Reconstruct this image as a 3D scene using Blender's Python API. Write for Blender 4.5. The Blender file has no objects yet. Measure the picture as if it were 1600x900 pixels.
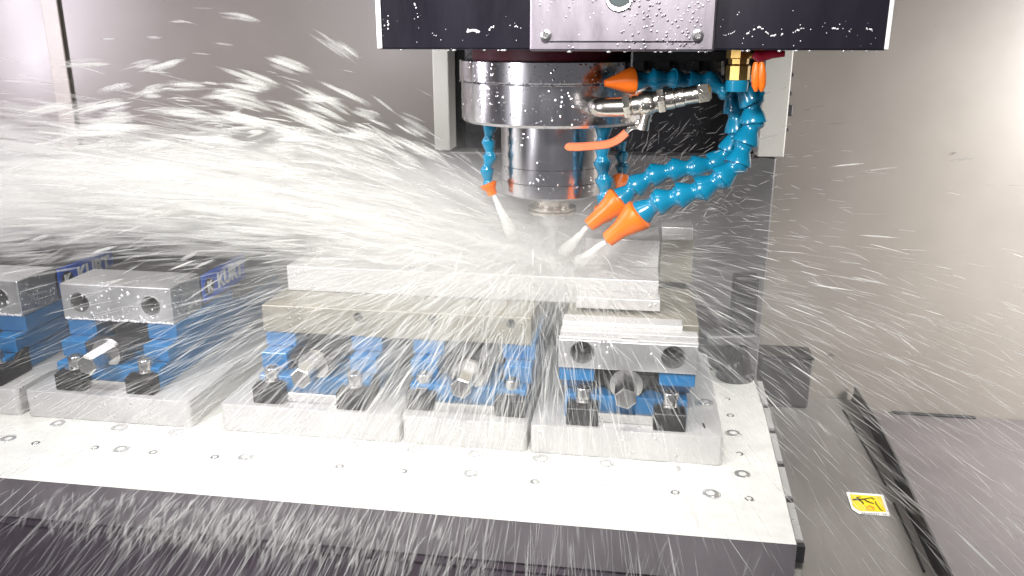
import bpy, bmesh, math, random
import numpy as np
from mathutils import Vector, Matrix

random.seed(7); RNG = np.random.default_rng(11)
SC = bpy.context.scene; COL = SC.collection

# ------------------------------------------------------------------ camera
FPX, HZ, VX, CAM_H = 1300.0, 56.0, 1005.0, 0.462
pitch = math.atan((450-HZ)/FPX); yaw = math.atan((VX-800)/math.hypot(FPX, 450-HZ))
D = Vector((-math.sin(yaw)*math.cos(pitch), math.cos(yaw)*math.cos(pitch), -math.sin(pitch)))
R = Vector((math.cos(yaw), math.sin(yaw), 0)); U = R.cross(D)
cam_d = bpy.data.cameras.new('camera'); cam = bpy.data.objects.new('camera', cam_d); COL.objects.link(cam)
cam_d.sensor_width = 36; cam_d.lens = 36*FPX/1600; cam_d.clip_start = .01; cam_d.clip_end = 50
m = Matrix((R, U, -D)).transposed().to_4x4(); m.translation = (0, 0, CAM_H); cam.matrix_world = m
SC.camera = cam

# ------------------------------------------------------------------ world, lamps, exposure
W = bpy.data.worlds.new('World'); SC.world = W; W.use_nodes = True
W.node_tree.nodes['Background'].inputs[0].default_value = (.93, .92, 1, 1)
W.node_tree.nodes['Background'].inputs[1].default_value = .14
SC.view_settings.view_transform = 'Standard'; SC.view_settings.look = 'None'
SC.view_settings.exposure = 0; SC.view_settings.gamma = 1
cy = SC.cycles
cy.max_bounces = 8; cy.diffuse_bounces = 3; cy.glossy_bounces = 4; cy.transparent_max_bounces = 64
cy.transmission_bounces = 4; cy.volume_bounces = 2; cy.use_denoising = True
cy.use_adaptive_sampling = True; cy.adaptive_threshold = .035; cy.adaptive_min_samples = 16; cy.sample_clamp_indirect = 4; cy.caustics_reflective = False; cy.caustics_refractive = False

def lamp(name, loc, target, sx, sy, watts, col=(1, 1, 1), spread=180):
    l = bpy.data.lights.new(name, 'AREA'); l.shape = 'RECTANGLE'; l.size = sx; l.size_y = sy
    l.energy = watts; l.color = col; l.spread = math.radians(spread)
    o = bpy.data.objects.new(name, l); COL.objects.link(o); o.location = loc
    o.rotation_euler = (Vector(target)-Vector(loc)).to_track_quat('-Z', 'Y').to_euler()
    return o
lamp('front_work_lamp', (-.02, -.02, .86), (-.1, 1.02, .15), .22, .10, 2.6, (1, .98, .96), 70)
lamp('top_work_lamp', (-.40, .62, 1.06), (-.36, 1.0, .1), 1.1, .16, 3.7, (1, .99, .94), 95)
lamp('left_work_lamp', (-1.47, 1.0, .62), (-.95, 1.35, .45), .14, .62, 6.0, (.95, .89, 1), 125)
lamp('right_work_lamp', (1.0, .95, .45), (.74, 1.48, .02), .12, .5, 14.5, (1, .975, .965), 130)
lamp('door_work_lamp', (-.80, .15, .55), (-.2, 1.0, .3), .07, .5, 3.6, (.98, .95, 1), 110)

# ------------------------------------------------------------------ pixel rays (photograph 1600x900 -> a point on a plane)
def ray(px, py): return D*FPX + R*(px-800) - U*(py-450)
O = Vector((0, 0, CAM_H))
def onz(px, py, z): v = ray(px, py); return O + v*((z-CAM_H)/v.z)
def ony(px, py, y): v = ray(px, py); return O + v*(y/v.y)

# ------------------------------------------------------------------ materials
def mat(name, base=(.5, .5, .5), rough=.5, metal=0., spec=.5, noise=None, bump=None, coat=0., var=.0, vscale=20, stretch=(1, 1, 1), drops=None, roughvar=0):
    M = bpy.data.materials.new(name); M.use_nodes = True; nt = M.node_tree; N = nt.nodes; L = nt.links
    b = N['Principled BSDF']; b.inputs['Base Color'].default_value = (*base, 1); b.inputs['Roughness'].default_value = rough
    b.inputs['Metallic'].default_value = metal; b.inputs['Specular IOR Level'].default_value = spec
    b.inputs['Coat Weight'].default_value = coat; b.inputs['Coat Roughness'].default_value = .08
    tc = N.new('ShaderNodeTexCoord'); mp = N.new('ShaderNodeMapping'); mp.inputs['Scale'].default_value = stretch
    L.new(tc.outputs['Object'], mp.inputs['Vector'])
    if var or roughvar:
        n = N.new('ShaderNodeTexNoise'); n.inputs['Scale'].default_value = vscale; n.inputs['Detail'].default_value = 6
        n.inputs['Roughness'].default_value = .65
        L.new(mp.outputs[0], n.inputs['Vector'])
        if var:
            mx = N.new('ShaderNodeMix'); mx.data_type = 'RGBA'
            mx.inputs['A'].default_value = (*[c*(1-var) for c in base], 1); mx.inputs['B'].default_value = (*[min(1, c*(1+var)) for c in base], 1)
            rp = N.new('ShaderNodeMapRange'); rp.inputs[1].default_value = .3; rp.inputs[2].default_value = .7
            L.new(n.outputs['Fac'], rp.inputs[0]); L.new(rp.outputs[0], mx.inputs['Factor']); L.new(mx.outputs['Result'], b.inputs['Base Color'])
        if roughvar:
            rr = N.new('ShaderNodeMapRange'); rr.inputs[1].default_value = .3; rr.inputs[2].default_value = .7
            rr.inputs[3].default_value = max(.02, rough-roughvar); rr.inputs[4].default_value = min(1, rough+roughvar)
            L.new(n.outputs['Fac'], rr.inputs[0]); L.new(rr.outputs[0], b.inputs['Roughness'])
    last = None
    if bump:
        sc_, st_ = bump
        n2 = N.new('ShaderNodeTexNoise'); n2.inputs['Scale'].default_value = sc_; n2.inputs['Detail'].default_value = 3
        L.new(mp.outputs[0], n2.inputs['Vector'])
        bp = N.new('ShaderNodeBump'); bp.inputs['Strength'].default_value = st_; bp.inputs['Distance'].default_value = .002
        L.new(n2.outputs['Fac'], bp.inputs['Height']); last = bp
    if drops:      # beads of coolant clinging to the metal
        ds, dst = drops
        v = N.new('ShaderNodeTexVoronoi'); v.inputs['Scale'].default_value = ds; v.inputs['Randomness'].default_value = 1
        L.new(tc.outputs['Object'], v.inputs['Vector'])
        r2 = N.new('ShaderNodeMapRange'); r2.inputs[1].default_value = .05; r2.inputs[2].default_value = .32
        r2.inputs[3].default_value = 1; r2.inputs[4].default_value = 0; r2.interpolation_type = 'SMOOTHSTEP'
        L.new(v.outputs['Distance'], r2.inputs[0])
        wn = N.new('ShaderNodeTexNoise'); wn.inputs['Scale'].default_value = 22; L.new(tc.outputs['Object'], wn.inputs['Vector'])
        r3 = N.new('ShaderNodeMapRange'); r3.inputs[1].default_value = .5; r3.inputs[2].default_value = .62; L.new(wn.outputs['Fac'], r3.inputs[0])
        mm = N.new('ShaderNodeMath'); mm.operation = 'MULTIPLY'; L.new(r2.outputs[0], mm.inputs[0]); L.new(r3.outputs[0], mm.inputs[1])
        bp = N.new('ShaderNodeBump'); bp.inputs['Strength'].default_value = dst; bp.inputs['Distance'].default_value = .002
        L.new(mm.outputs[0], bp.inputs['Height'])
        if last: L.new(last.outputs[0], bp.inputs['Normal'])
        last = bp
    if last: L.new(last.outputs[0], b.inputs['Normal'])
    return M

BR = (1, 1, .06)
M = dict(
    wall=mat('wall_paint', (.195, .178, .158), .34, 0, .5, bump=(7, .06), var=.05, vscale=5, roughvar=.05),
    trim=mat('dark_trim', (.34, .31, .27), .4, 0, .4, var=.1),
    cream=mat('cream_paint', (.56, .55, .50), .4, 0, .5, var=.05, vscale=8),
    blackway=mat('black_rubber', (.012, .012, .014), .35, 0, .5, bump=(60, .5), drops=(140, .7)),
    head=mat('black_paint', (.010, .0085, .015), .32, 0, .28, var=.3, vscale=12, stretch=(1, 1, .2), roughvar=.08, bump=(25, .08)),
    plate_st=mat('brushed_stainless', (.27, .245, .275), .42, 1, .5, var=.14, vscale=30, stretch=(1, 1, .25), bump=(200, .06), drops=(220, .5), roughvar=.08),
    spindle=mat('turned_steel', (.74, .73, .75), .19, 1, .5, var=.14, vscale=14, stretch=(1, 1, .18), bump=(40, .02), roughvar=.06, drops=(170, .35)),
    steel=mat('bright_steel', (.68, .67, .66), .25, 1, .5, var=.12, vscale=60, drops=(200, .4)),
    nickel=mat('nickel_fitting', (.74, .70, .64), .24, 1, .5, var=.1, vscale=60, drops=(260, .5)),
    brass=mat('brass', (.62, .42, .14), .35, 1, .5, var=.25, vscale=60),
    alu=mat('milled_aluminium', (.72, .72, .72), .36, .85, .5, var=.10, vscale=18, bump=(120, .08), roughvar=.10, drops=(150, .9)),
    alu_pale=mat('wet_aluminium', (.60, .59, .58), .42, .35, .5, var=.06, vscale=10, bump=(60, .12), roughvar=.12, drops=(120, .5)),
    plate_side=mat('plate_edge', (.28, .255, .27), .42, .30, .5, var=.22, vscale=14, stretch=(1, 1, .2), bump=(40, .2)),
    table=mat('table_cast_iron', (.15, .125, .145), .45, .2, .5, var=.25, vscale=14, stretch=(1, 1, .2)),
    film=mat('milky_coolant', (.76, .765, .725), .18, 0, .5, var=.06, vscale=30, bump=(34, .35), roughvar=.08),
    blue=mat('blue_paint', (.004, .15, .37), .33, 0, .5, var=.14, vscale=40, coat=.3),
    badge=mat('badge_blue', (.014, .10, .56), .35, 0, .5, var=.1),
    hose=mat('blue_plastic', (.004, .20, .345), .24, 0, .5, var=.10, vscale=60, coat=.5, bump=(60, .08)),
    orange=mat('orange_plastic', (.86, .17, .012), .34, 0, .5, var=.06, vscale=50),
    grip=mat('coral_grip', (.78, .20, .085), .42, 0, .5, var=.07, vscale=50),
    rimgrey=mat('hole_edge', (.42, .42, .40), .45, 0),
    gasket=mat('red_gasket', (.10, .012, .022), .5, 0, .4, var=.4, vscale=60),
    red=mat('red_grip', (.42, .012, .04), .35, 0, .5, var=.1),
    black=mat('black_oxide', (.022, .021, .022), .36, .2, .5, var=.4, vscale=50, roughvar=.1, bump=(110, .25), drops=(200, .5)),
    dark=mat('dark_iron', (.05, .048, .05), .42, .3, .5, var=.3, vscale=20, bump=(60, .2)),
    hole=mat('hole_dark', (.03, .03, .03), .5, .6, .5),
    cover=mat('way_cover_steel', (.235, .22, .21), .42, .35, .5, var=.22, vscale=9, stretch=(1, .25, 1), roughvar=.1, bump=(40, .12)),
    pan=mat('chip_pan_paint', (.135, .122, .122), .42, .1, .5, var=.16, vscale=10, roughvar=.1, bump=(30, .1)),
    rubber=mat('wiper_rubber', (.025, .025, .026), .42, 0, .5, var=.3, vscale=30, bump=(50, .2)),
    base=mat('column_grey', (.16, .155, .155), .38, .3, .5, var=.2, vscale=9, stretch=(1, 1, .25)),
    white=mat('white_print', (.82, .82, .80), .4),
    yellow=mat('yellow_print', (.83, .62, .01), .38),
    ink=mat('black_print', (.015, .014, .012), .4),
    stain=mat('orange_stain', (.80, .33, .06), .5),
    jawtan=mat('stained_aluminium', (.31, .29, .24), .45, .45, .5, var=.22, vscale=26, bump=(90, .1), roughvar=.1, drops=(150, .5)),
)

def spray_mat(name, col=(.96, .96, .93), scale=1.0):
    S = bpy.data.materials.new(name); S.use_nodes = True; nt = S.node_tree; N = nt.nodes; L = nt.links
    for n in list(N): N.remove(n)
    out = N.new('ShaderNodeOutputMaterial'); a = N.new('ShaderNodeAttribute'); a.attribute_name = 'wetness'
    d = N.new('ShaderNodeBsdfDiffuse'); d.inputs[0].default_value = (*col, 1)
    t = N.new('ShaderNodeBsdfTranslucent'); t.inputs[0].default_value = (*col, 1)
    mx = N.new('ShaderNodeMixShader'); mx.inputs[0].default_value = .45; L.new(d.outputs[0], mx.inputs[1]); L.new(t.outputs[0], mx.inputs[2])
    tr = N.new('ShaderNodeBsdfTransparent'); m2 = N.new('ShaderNodeMixShader')
    mul = N.new('ShaderNodeMath'); mul.operation = 'MULTIPLY'; mul.inputs[1].default_value = scale; mul.use_clamp = True
    L.new(a.outputs['Fac'], mul.inputs[0]); L.new(mul.outputs[0], m2.inputs[0])
    L.new(tr.outputs[0], m2.inputs[1]); L.new(mx.outputs[0], m2.inputs[2]); L.new(m2.outputs[0], out.inputs['Surface'])
    return S
M['spray'] = spray_mat('coolant_droplets')

# ------------------------------------------------------------------ mesh helpers
def new_mesh(name, bm, smooth=False, angle=None):
    me = bpy.data.meshes.new(name); bm.normal_update(); bm.to_mesh(me); bm.free()
    if smooth:
        me.polygons.foreach_set('use_smooth', [True]*len(me.polygons))
        if angle: me.set_sharp_from_angle(angle=math.radians(angle))
    return me
def link(name, me, material, parent=None, loc=(0, 0, 0), rot=(0, 0, 0)):
    o = bpy.data.objects.new(name, me); COL.objects.link(o)
    if material and not len(me.materials): me.materials.append(material)
    o.location = loc; o.rotation_euler = rot
    if parent: o.parent = parent
    return o
def obj(name, bm, material, parent=None, loc=(0, 0, 0), rot=(0, 0, 0), smooth=False, angle=35):
    return link(name, new_mesh(name, bm, smooth, angle if smooth else None), material, parent, loc, rot)
def box(bm, x0, x1, y0, y1, z0, z1, bev=.0008, seg=2):
    ret = bmesh.ops.create_cube(bm, size=1); vs = ret['verts']
    for v in vs: v.co = Vector(((x0+x1)/2+v.co.x*(x1-x0), (y0+y1)/2+v.co.y*(y1-y0), (z0+z1)/2+v.co.z*(z1-z0)))
    if bev:
        es = list({e for v in vs for e in v.link_edges})
        bmesh.ops.bevel(bm, geom=es, offset=min(bev, .45*min(abs(x1-x0), abs(y1-y0), abs(z1-z0))), segments=seg, affect='EDGES', profile=.5)
    return bm
def B(*a, **k): return box(bmesh.new(), *a, **k)
def lathe(bm, prof, seg=32, mtx=None, cap=True):
    rings = []
    for r, z in prof:
        rings.append([bm.verts.new((r*math.cos(2*math.pi*i/seg), r*math.sin(2*math.pi*i/seg), z)) for i in range(seg)])
    for a, b in zip(rings, rings[1:]):
        for i in range(seg): bm.faces.new((a[i], a[(i+1) % seg], b[(i+1) % seg], b[i]))
    if cap:
        bm.faces.new(list(reversed(rings[0]))); bm.faces.new(rings[-1])
    if mtx is not None:
        bmesh.ops.transform(bm, matrix=mtx, verts=[v for r_ in rings for v in r_])
    bmesh.ops.recalc_face_normals(bm, faces=bm.faces)
    return bm
def LT(prof, seg=32, mtx=None, cap=True): return lathe(bmesh.new(), prof, seg, mtx, cap)
def along(p, q):      # matrix that puts local +Z on p->q, origin p
    p = Vector(p); q = Vector(q); m_ = (q-p).to_track_quat('Z', 'Y').to_matrix().to_4x4(); m_.translation = p; return m_
def prism(bm, pts, axis_vec):
    a = [bm.verts.new(p) for p in pts]; b = [bm.verts.new(Vector(p)+Vector(axis_vec)) for p in pts]
    n = len(pts); bm.faces.new(a); bm.faces.new(list(reversed(b)))
    for i in range(n): bm.faces.new((a[i], b[i], b[(i+1) % n], a[(i+1) % n]))
    bmesh.ops.recalc_face_normals(bm, faces=bm.faces); return bm
def tube(bm, pts, radii, seg=12):
    pts = [Vector(p) for p in pts]; prev = None; up = Vector((0, 0, 1))
    for i, p in enumerate(pts):
        t = (pts[min(i+1, len(pts)-1)]-pts[max(i-1, 0)]).normalized()
        s = t.cross(up); s = s.normalized() if s.length > .1 else t.cross(Vector((0, 1, 0))).normalized(); w = s.cross(t)
        r_ = radii[i] if hasattr(radii, '__len__') else radii
        ring = [bm.verts.new(p+(s*math.cos(2*math.pi*k/seg)+w*math.sin(2*math.pi*k/seg))*r_) for k in range(seg)]
        if prev:
            for k in range(seg): bm.faces.new((prev[k], prev[(k+1) % seg], ring[(k+1) % seg], ring[k]))
        else: bm.faces.new(list(reversed(ring)))
        prev = ring
    bm.faces.new(prev); bmesh.ops.recalc_face_normals(bm, faces=bm.faces); return bm
def catmull(pts, n=24):
    P_ = [Vector(p) for p in pts]; P_ = [P_[0]*2-P_[1]]+P_+[P_[-1]*2-P_[-2]]; out = []
    for i in range(1, len(P_)-2):
        for k in range(n):
            t = k/n; a, b, c, d = P_[i-1:i+3]
            out.append(.5*((2*b)+(c-a)*t+(2*a-5*b+4*c-d)*t*t+(3*b-a-3*c+d)*t**3))
    out.append(P_[-2]); return out
def cut(o, cutters):     # drill real holes
    bpy.context.view_layer.update()
    for c in cutters:
        md = o.modifiers.new('drill', 'BOOLEAN'); md.operation = 'DIFFERENCE'; md.solver = 'EXACT'; md.object = c
    dg = bpy.context.evaluated_depsgraph_get(); dg.update()
    me = bpy.data.meshes.new_from_object(o.evaluated_get(dg)); o.modifiers.clear(); o.data = me
    for c in cutters: bpy.data.objects.remove(c)
def tag(o, label=None, cat=None, group=None, kind=None):
    if label: o['label'] = label
    if cat: o['category'] = cat
    if group: o['group'] = group
    if kind: o['kind'] = kind
    return o
def thing(name, label, cat, loc=(0, 0, 0), rz=0, group=None):
    o = bpy.data.objects.new(name, None); COL.objects.link(o); o.location = loc; o.rotation_euler = (0, 0, rz); o.empty_display_size = .02
    return tag(o, label, cat, group)
def struct(name, bm, material, **k): return tag(obj(name, bm, material, **k), kind='structure')
CHILD = {}
def dup(root, loc, label, rz=None):
    kids = {}
    for o in bpy.data.objects:
        if o.parent: kids.setdefault(o.parent.name, []).append(o)
    def rec(o, par):
        c = o.copy(); COL.objects.link(c)
        if par: c.parent = par
        for k in kids.get(o.name, []): rec(k, c)
        return c
    r_ = rec(root, None); r_.location = loc; r_['label'] = label
    if rz is not None: r_.rotation_euler = (0, 0, rz)
    return r_
def text_mesh(name, s, size, material, parent, loc, rot, extrude=.0003, bold=.0):
    cu = bpy.data.curves.new(name, 'FONT'); cu.body = s; cu.size = size; cu.extrude = extrude; cu.align_x = 'CENTER'; cu.align_y = 'CENTER'; cu.offset = bold
    t = bpy.data.objects.new('tmp', cu); COL.objects.link(t)
    dg = bpy.context.evaluated_depsgraph_get(); me = bpy.data.meshes.new_from_object(t.evaluated_get(dg))
    bpy.data.objects.remove(t); me.materials.clear(); me.name = name
    return link(name, me, material, parent, loc, rot)

# ================================================================== SETTING: the machine enclosure
WY = 1.48
struct('back_wall', B(-1.7, 1.35, WY, WY+.02, -.6, 1.1, bev=0), M['wall'])
struct('left_wall', B(-1.7, -1.68, -.1, WY-.003, -.6, 1.1, bev=0), M['wall'])
struct('right_wall', B(1.33, 1.35, -.1, WY-.003, -.6, 1.1, bev=0), M['wall'])
struct('ceiling', B(-1.7, 1.35, -.1, WY+.02, 1.103, 1.12, bev=0), M['wall'])
struct('chip_pan_floor', B(-1.7, 1.35, -.1, WY-.003, -.62, -.6, bev=0), M['pan'])
a = ony(62, 0, WY-.03)
ct = thing('corner_trim', 'dark vertical trim strip running down the wall at far left', 'trim strip', (a.x, WY-.03, 0))
obj('strip', B(-.017, .017, .023, .0285, -.5, 1.09, bev=.002), M['trim'], ct)

# machine column behind the spindle
co = thing('machine_column', 'cream column frame behind the spindle round a black recess', 'column', (-.055, 1.42, .27))
yc = 1.40
xl0, xl1, xr0, xr1 = ony(675, 85, yc).x, ony(700, 85, yc).x, ony(1196, 85, yc).x, ony(1240, 85, yc).x
zb = ony(1230, 246, yc).z
def rel(bm, o): bmesh.ops.translate(bm, vec=-o.location, verts=bm.verts); return bm
obj('side_panel', rel(B(xl0, xl1, yc, WY-.004, zb, .9, bev=.002), co), M['cream'], co)
obj('side_panel', rel(B(xr0, xr1, yc, WY-.004, zb, .9, bev=.002), co), M['cream'], co)
obj('way_shield', rel(B(xl1+.001, xr0-.001, yc+.05, WY-.006, .10, .9, bev=0), co), M['blackway'], co)
obj('lower_cover', rel(B(xl0+.004, xr1-.010, yc+.006, WY-.005, -.62, zb-.002, bev=.003), co), M['base'], co)
for i in range(4):
    obj('rail_bolt', LT([(.004, 0), (.004, .004), (.003, .005)], 10, Matrix.Translation((xr1+.012-co.location.x, WY-.001-co.location.y, (.40-.03*i)-co.location.z)) @ Matrix.Rotation(math.pi/2, 4, 'X')), M['dark'], co)
obj('limit_switch', rel(B(xr1+.004, xr1+.016, WY-.03, WY-.004, .335, .352, bev=.002), co), M['dark'], co)

# rear way cover behind the table (telescopic steps)
rw = thing('rear_way_cover', 'dark stepped way cover behind the table on the left', 'way cover', (-.6, 1.2, -.05))
for i in range(4):
    obj('cover_panel', rel(B(-1.66, -.36+.01*i, 1.155+.075*i, 1.155+.075*(i+1)+.02, -.5, .015+.032*i, bev=.003), rw), M['dark'], rw)
obj('cover_panel', rel(B(-.33, .175, 1.20, 1.39, -.5, .02, bev=.003), rw), M['dark'], rw)

# way cover to the right of the table, with wiper lip
ZC = -.175
wc = thing('side_way_cover', 'grey steel way cover sloping away right of the table', 'way cover', (.27, 1.1, ZC))
inner = [onz(*p, ZC) for p in [(1331, 624), (1362, 672), (1392, 732), (1420, 800), (1448, 860), (1472, 915), (1500, 985)]]
bm = bmesh.new()
prism(bm, [(.10, WY-.006, ZC-.012)]+[(p.x, min(p.y, WY-.006), ZC-.012) for p in inner]+[(.10, inner[-1].y, ZC-.012)], (0, 0, .012))
obj('cover_sheet', rel(bm, wc), M['cover'], wc)
outer = [onz(*p, ZC+.028) for p in [(1335, 604), (1372, 661), (1403, 722), (1433, 790), (1462, 850), (1492, 910), (1522, 985)]]
bm = bmesh.new(); rows = []
for i, (p, q) in enumerate(zip(inner, outer)):
    q = Vector((q.x, min(q.y, WY-.008), q.z)); p = Vector((p.x, min(p.y, WY-.008), p.z))
    dn = (q-p)
    pr = [p+Vector((-.004, 0, -.008)), p+Vector((-.002, 0, .003)), p+dn*.30+Vector((0, 0, .006)), p+dn*.42+Vector((0, 0, -.001)), p+dn*.6+Vector((0, 0, .002)), p+dn*.75+Vector((0, 0, -.002)), q, q+Vector((.004, 0, -.002)), Vector((q.x+.004, q.y, -.21))]
    rows.append([bm.verts.new(c) for c in pr])
for ra, rb in zip(rows, rows[1:]):
    for k in range(len(ra)-1): bm.faces.new((ra[k], rb[k], rb[k+1], ra[k+1]))
obj('wiper_lip', rel(bm, wc), M['rubber'], wc, smooth=True, angle=40)
for seam in ([(1318, 640), (1350, 694), (1384, 757)], [(1397, 786), (1420, 836), (1444, 893)]):
    obj('cover_seam', rel(tube(bmesh.new(), [onz(*p, ZC+.0012) for p in seam], .0016, 6), wc), M['rubber'], wc)
struct('chip_pan', B(.30, 1.32, .3, WY-.004, -.215, -.196, bev=0), M['pan'])
struct('pan_seam', B(ony(1395, 640, WY-.01).x, ony(1526, 647, WY-.01).x, WY-.012, WY-.005, -.196, -.192, bev=.001), M['rubber'])

# sticker on the way cover
s0 = onz(1356, 788, ZC+.001); st = thing('warning_sticker', 'yellow warning sticker with black falling figure on the way cover', 'sticker', s0)
cs = [onz(*p, ZC+.0006)-s0 for p in [(1322, 769), (1380, 773), (1391, 807), (1342, 803), (1331, 796)]]
obj('backing', prism(bmesh.new(), cs, (0, 0, .0004)), M['white'], st)
ys = [onz(*p, ZC+.0012)-s0 for p in [(1328, 772.5), (1377, 776), (1384.5, 800), (1344, 798.5), (1333, 791)]]
obj('yellow_panel', prism(bmesh.new(), ys, (0, 0, .0004)), M['yellow'], st)
def ink(bm, pts, w):
    q = [onz(x, y, ZC+.0022)-s0 for x, y in pts]
    for a_, b_ in zip(q, q[1:]):
        t = (b_-a_).normalized(); n = Vector((-t.y, t.x, 0))*w
        a_ = a_-t*w*.5; b_ = b_+t*w*.5
        prism(bm, [a_+n, b_+n*.8, b_-n*.8, a_-n], (0, 0, .0002))
    return bm
bm = bmesh.new()
ink(bm, [(1334, 780.5), (1340, 780.3)], .0020); ink(bm, [(1341, 780.2), (1351, 780)], .0016)
ink(bm, [(1351, 779.5), (1362, 777.6), (1366, 780.3)], .0010); ink(bm, [(1351, 780.5), (1356, 783.6), (1365, 786.8)], .0011)
ink(bm, [(1343, 781.5), (1347, 783.5), (1349.5, 787)], .0008); ink(bm, [(1341, 779), (1339, 777), (1345, 776.2)], .0008)
ink(bm, [(1368, 783.5), (1369, 787), (1377, 797), (1380, 797.5)], .0006)
obj('figure', bm, M['ink'], st)
obj('impact_mark', ink(ink(bmesh.new(), [(1355, 793), (1359, 790.5), (1364, 792), (1366, 795)], .0014), [(1354, 796), (1366, 796.5)], .001), M['stain'], st)
bm = bmesh.new()
for i in range(11):
    if i == 8: continue
    x = 1347+i*3.6; ink(bm, [(x, 801+i*.16), (x+1.4, 802.6+i*.16)], .0006)
obj('print_marks', bm, M['ink'], st)

# black box against the wall, and the dark bracket on the plate's far right corner
zb0 = ony(1230, 618, 1.42).z
e = thing('junction_box', 'black box on the cover against the right wall', 'box', (ony(1228, 590, 1.40).x, 1.44, zb0))
x0, x1 = ony(1186, 600, 1.42).x, ony(1266, 600, 1.42).x
obj('case', rel(B(x0, x1, 1.42, WY-.006, ZC+.001, ony(1230, 561, 1.42).z, bev=.003), e), M['dark'], e)
obj('lid', rel(B(x0-.002, x1+.002, 1.418, WY-.005, ony(1230, 561, 1.42).z+.0005, ony(1230, 557, 1.42).z, bev=.001), e), M['black'], e)
c0 = onz(1148, 590, 0)
tb = thing('work_stop_bracket', 'dark iron bracket post standing on the far right corner of the plate', 'bracket', c0)
obj('foot', LT([(.026, 0), (.027, .004), (.027, .010), (.024, .013)], 28), M['black'], tb, smooth=True)
obj('post', tube(bmesh.new(), [(-.012, .0, .012), (-.010, .0, .04), (.0, .005, .075)], [.008, .007, .009], 10), M['black'], tb, smooth=True)
obj('brace', tube(bmesh.new(), [(.016, -.004, .012), (.010, .0, .04), (.004, .004, .075)], [.007, .006, .008], 10), M['black'], tb, smooth=True)
obj('arm', B(-.040, .030, -.012, .02, .052, .068, bev=.004), M['base'], tb, rot=(0, -.08, 0))
obj('upright', B(-.012, .022, -.006, .02, .0685, .15, bev=.004), M['dark'], tb)
obj('screw', LT([(.004, .013), (.004, .022), (.0025, .023)], 10), M['steel'], tb)

# ================================================================== TABLE AND PLATE
XR = .168; PY0, PY1 = .7175, 1.145
def plate_r(y): return .1655+(y-.7186)*.033   # the plate's right edge
tbl = thing('machine_table', 'dark cast iron machine table below the fixture plate', 'machine table', (-.6, .93, -.05))
obj('table_body', rel(B(-1.66, .155, .728, 1.14, -.20, -.0485, bev=.003), tbl), M['table'], tbl)
obj('table_edge', rel(B(-1.66, .158, .7225, .7275, -.062, -.049, bev=.001), tbl), M['table'], tbl)
obj('end_face', rel(B(.156, .178, .735, 1.13, -.19, -.03, bev=.002), tbl), M['cream'], tbl)

pl = thing('fixture_plate', 'wide pale aluminium fixture plate flooded with milky coolant', 'plate', (-.6, .93, -.024))
bm = bmesh.new(); prism(bm, [(-1.66, PY0, -.048), (plate_r(PY0), PY0, -.048), (plate_r(PY1), PY1, -.048), (-1.66, PY1, -.048)], (0, 0, .048))
obj('plate_body', rel(bm, pl), M['plate_side'], pl)
for i, (ya, yb) in enumerate(((.722, .797), (.803, .873), (.879, .957), (.963, 1.03), (1.036, 1.12))):
    bm = bmesh.new()
    prism(bm, [(plate_r(ya)+.0005, ya+.008, -.022), (plate_r(ya)+.0075, ya+.008, -.022), (plate_r(yb)+.0075, yb, -.022), (plate_r(yb)+.0005, yb, -.022)], (0, 0, .020))
    obj('edge_rail', rel(bm, pl), M['alu_pale'], pl)
    obj('rail_bracket', rel(B(plate_r(ya)+.0005, plate_r(ya)+.0085, ya-.001, ya+.0060, -.022, -.004, bev=.0005), pl), M['dark'], pl)
# screws and plugs sunk in the plate
sock = new_mesh('screw', LT([(.0090, -.003), (.0090, .0017), (.0080, .0022), (.0046, .0022), (.0042, -.001), (.0001, -.0016)], 20), True, 30)
sock.materials.append(M['alu'])
small = new_mesh('screw', LT([(.0055, -.003), (.0055, .0012), (.0047, .0017), (.0028, .0017), (.0025, -.001), (.0001, -.0014)], 16), True, 30); small.materials.append(M['steel'])
plug = new_mesh('plug', LT([(.0092, -.003), (.0092, .0012), (.0085, .0016), (.0034, .0016), (.0030, -.0022), (.0001, -.003)], 24), True, 30); plug.materials.append(M['alu'])
rim = new_mesh('rim', LT([(.0112, -.003), (.0112, .0012), (.0102, .0016), (.0094, .0012), (.0094, -.003)], 24, cap=False), True, 30); rim.materials.append(M['rimgrey'])
rims = new_mesh('rim', LT([(.0069, -.003), (.0069, .0011), (.0064, .0014), (.0059, .0011), (.0059, -.003)], 18, cap=False), True, 30); rims.materials.append(M['rimgrey'])
def screw(x, y, kind):
    me, rm, nm = ((sock, rim, 'screw'), (small, rims, 'screw'), (plug, rim, 'plug'))[kind]
    o = link(nm, me, None, pl, Vector((x, y, -.0007))-pl.location, (0, 0, random.uniform(0, 1)))
    link('rim', rm, None, o)
for x in (.0543, -.0197, -.095, -.242, -.315, -.464, -.540, -.614, -.69, -.76): screw(x, .7950, 1)
screw(.1297, .794, 1)
for x, y in ((.0909, .7984), (-.1673, .8013), (-.4289, .80), (-.5811, .7957), (-.73, .80)): screw(x, y, 0)
for x in (-.0198, -.0945, -.1714, -.2425, -.3184, -.3938, -.54, -.617, -.6987): screw(x, .8462, 0)
screw(.054, .8462, 2); screw(.1287, .8446, 0); screw(.1287, .9443, 0)
for y in (.8921, .9948, 1.045): screw(.1304, y, 1)
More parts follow.
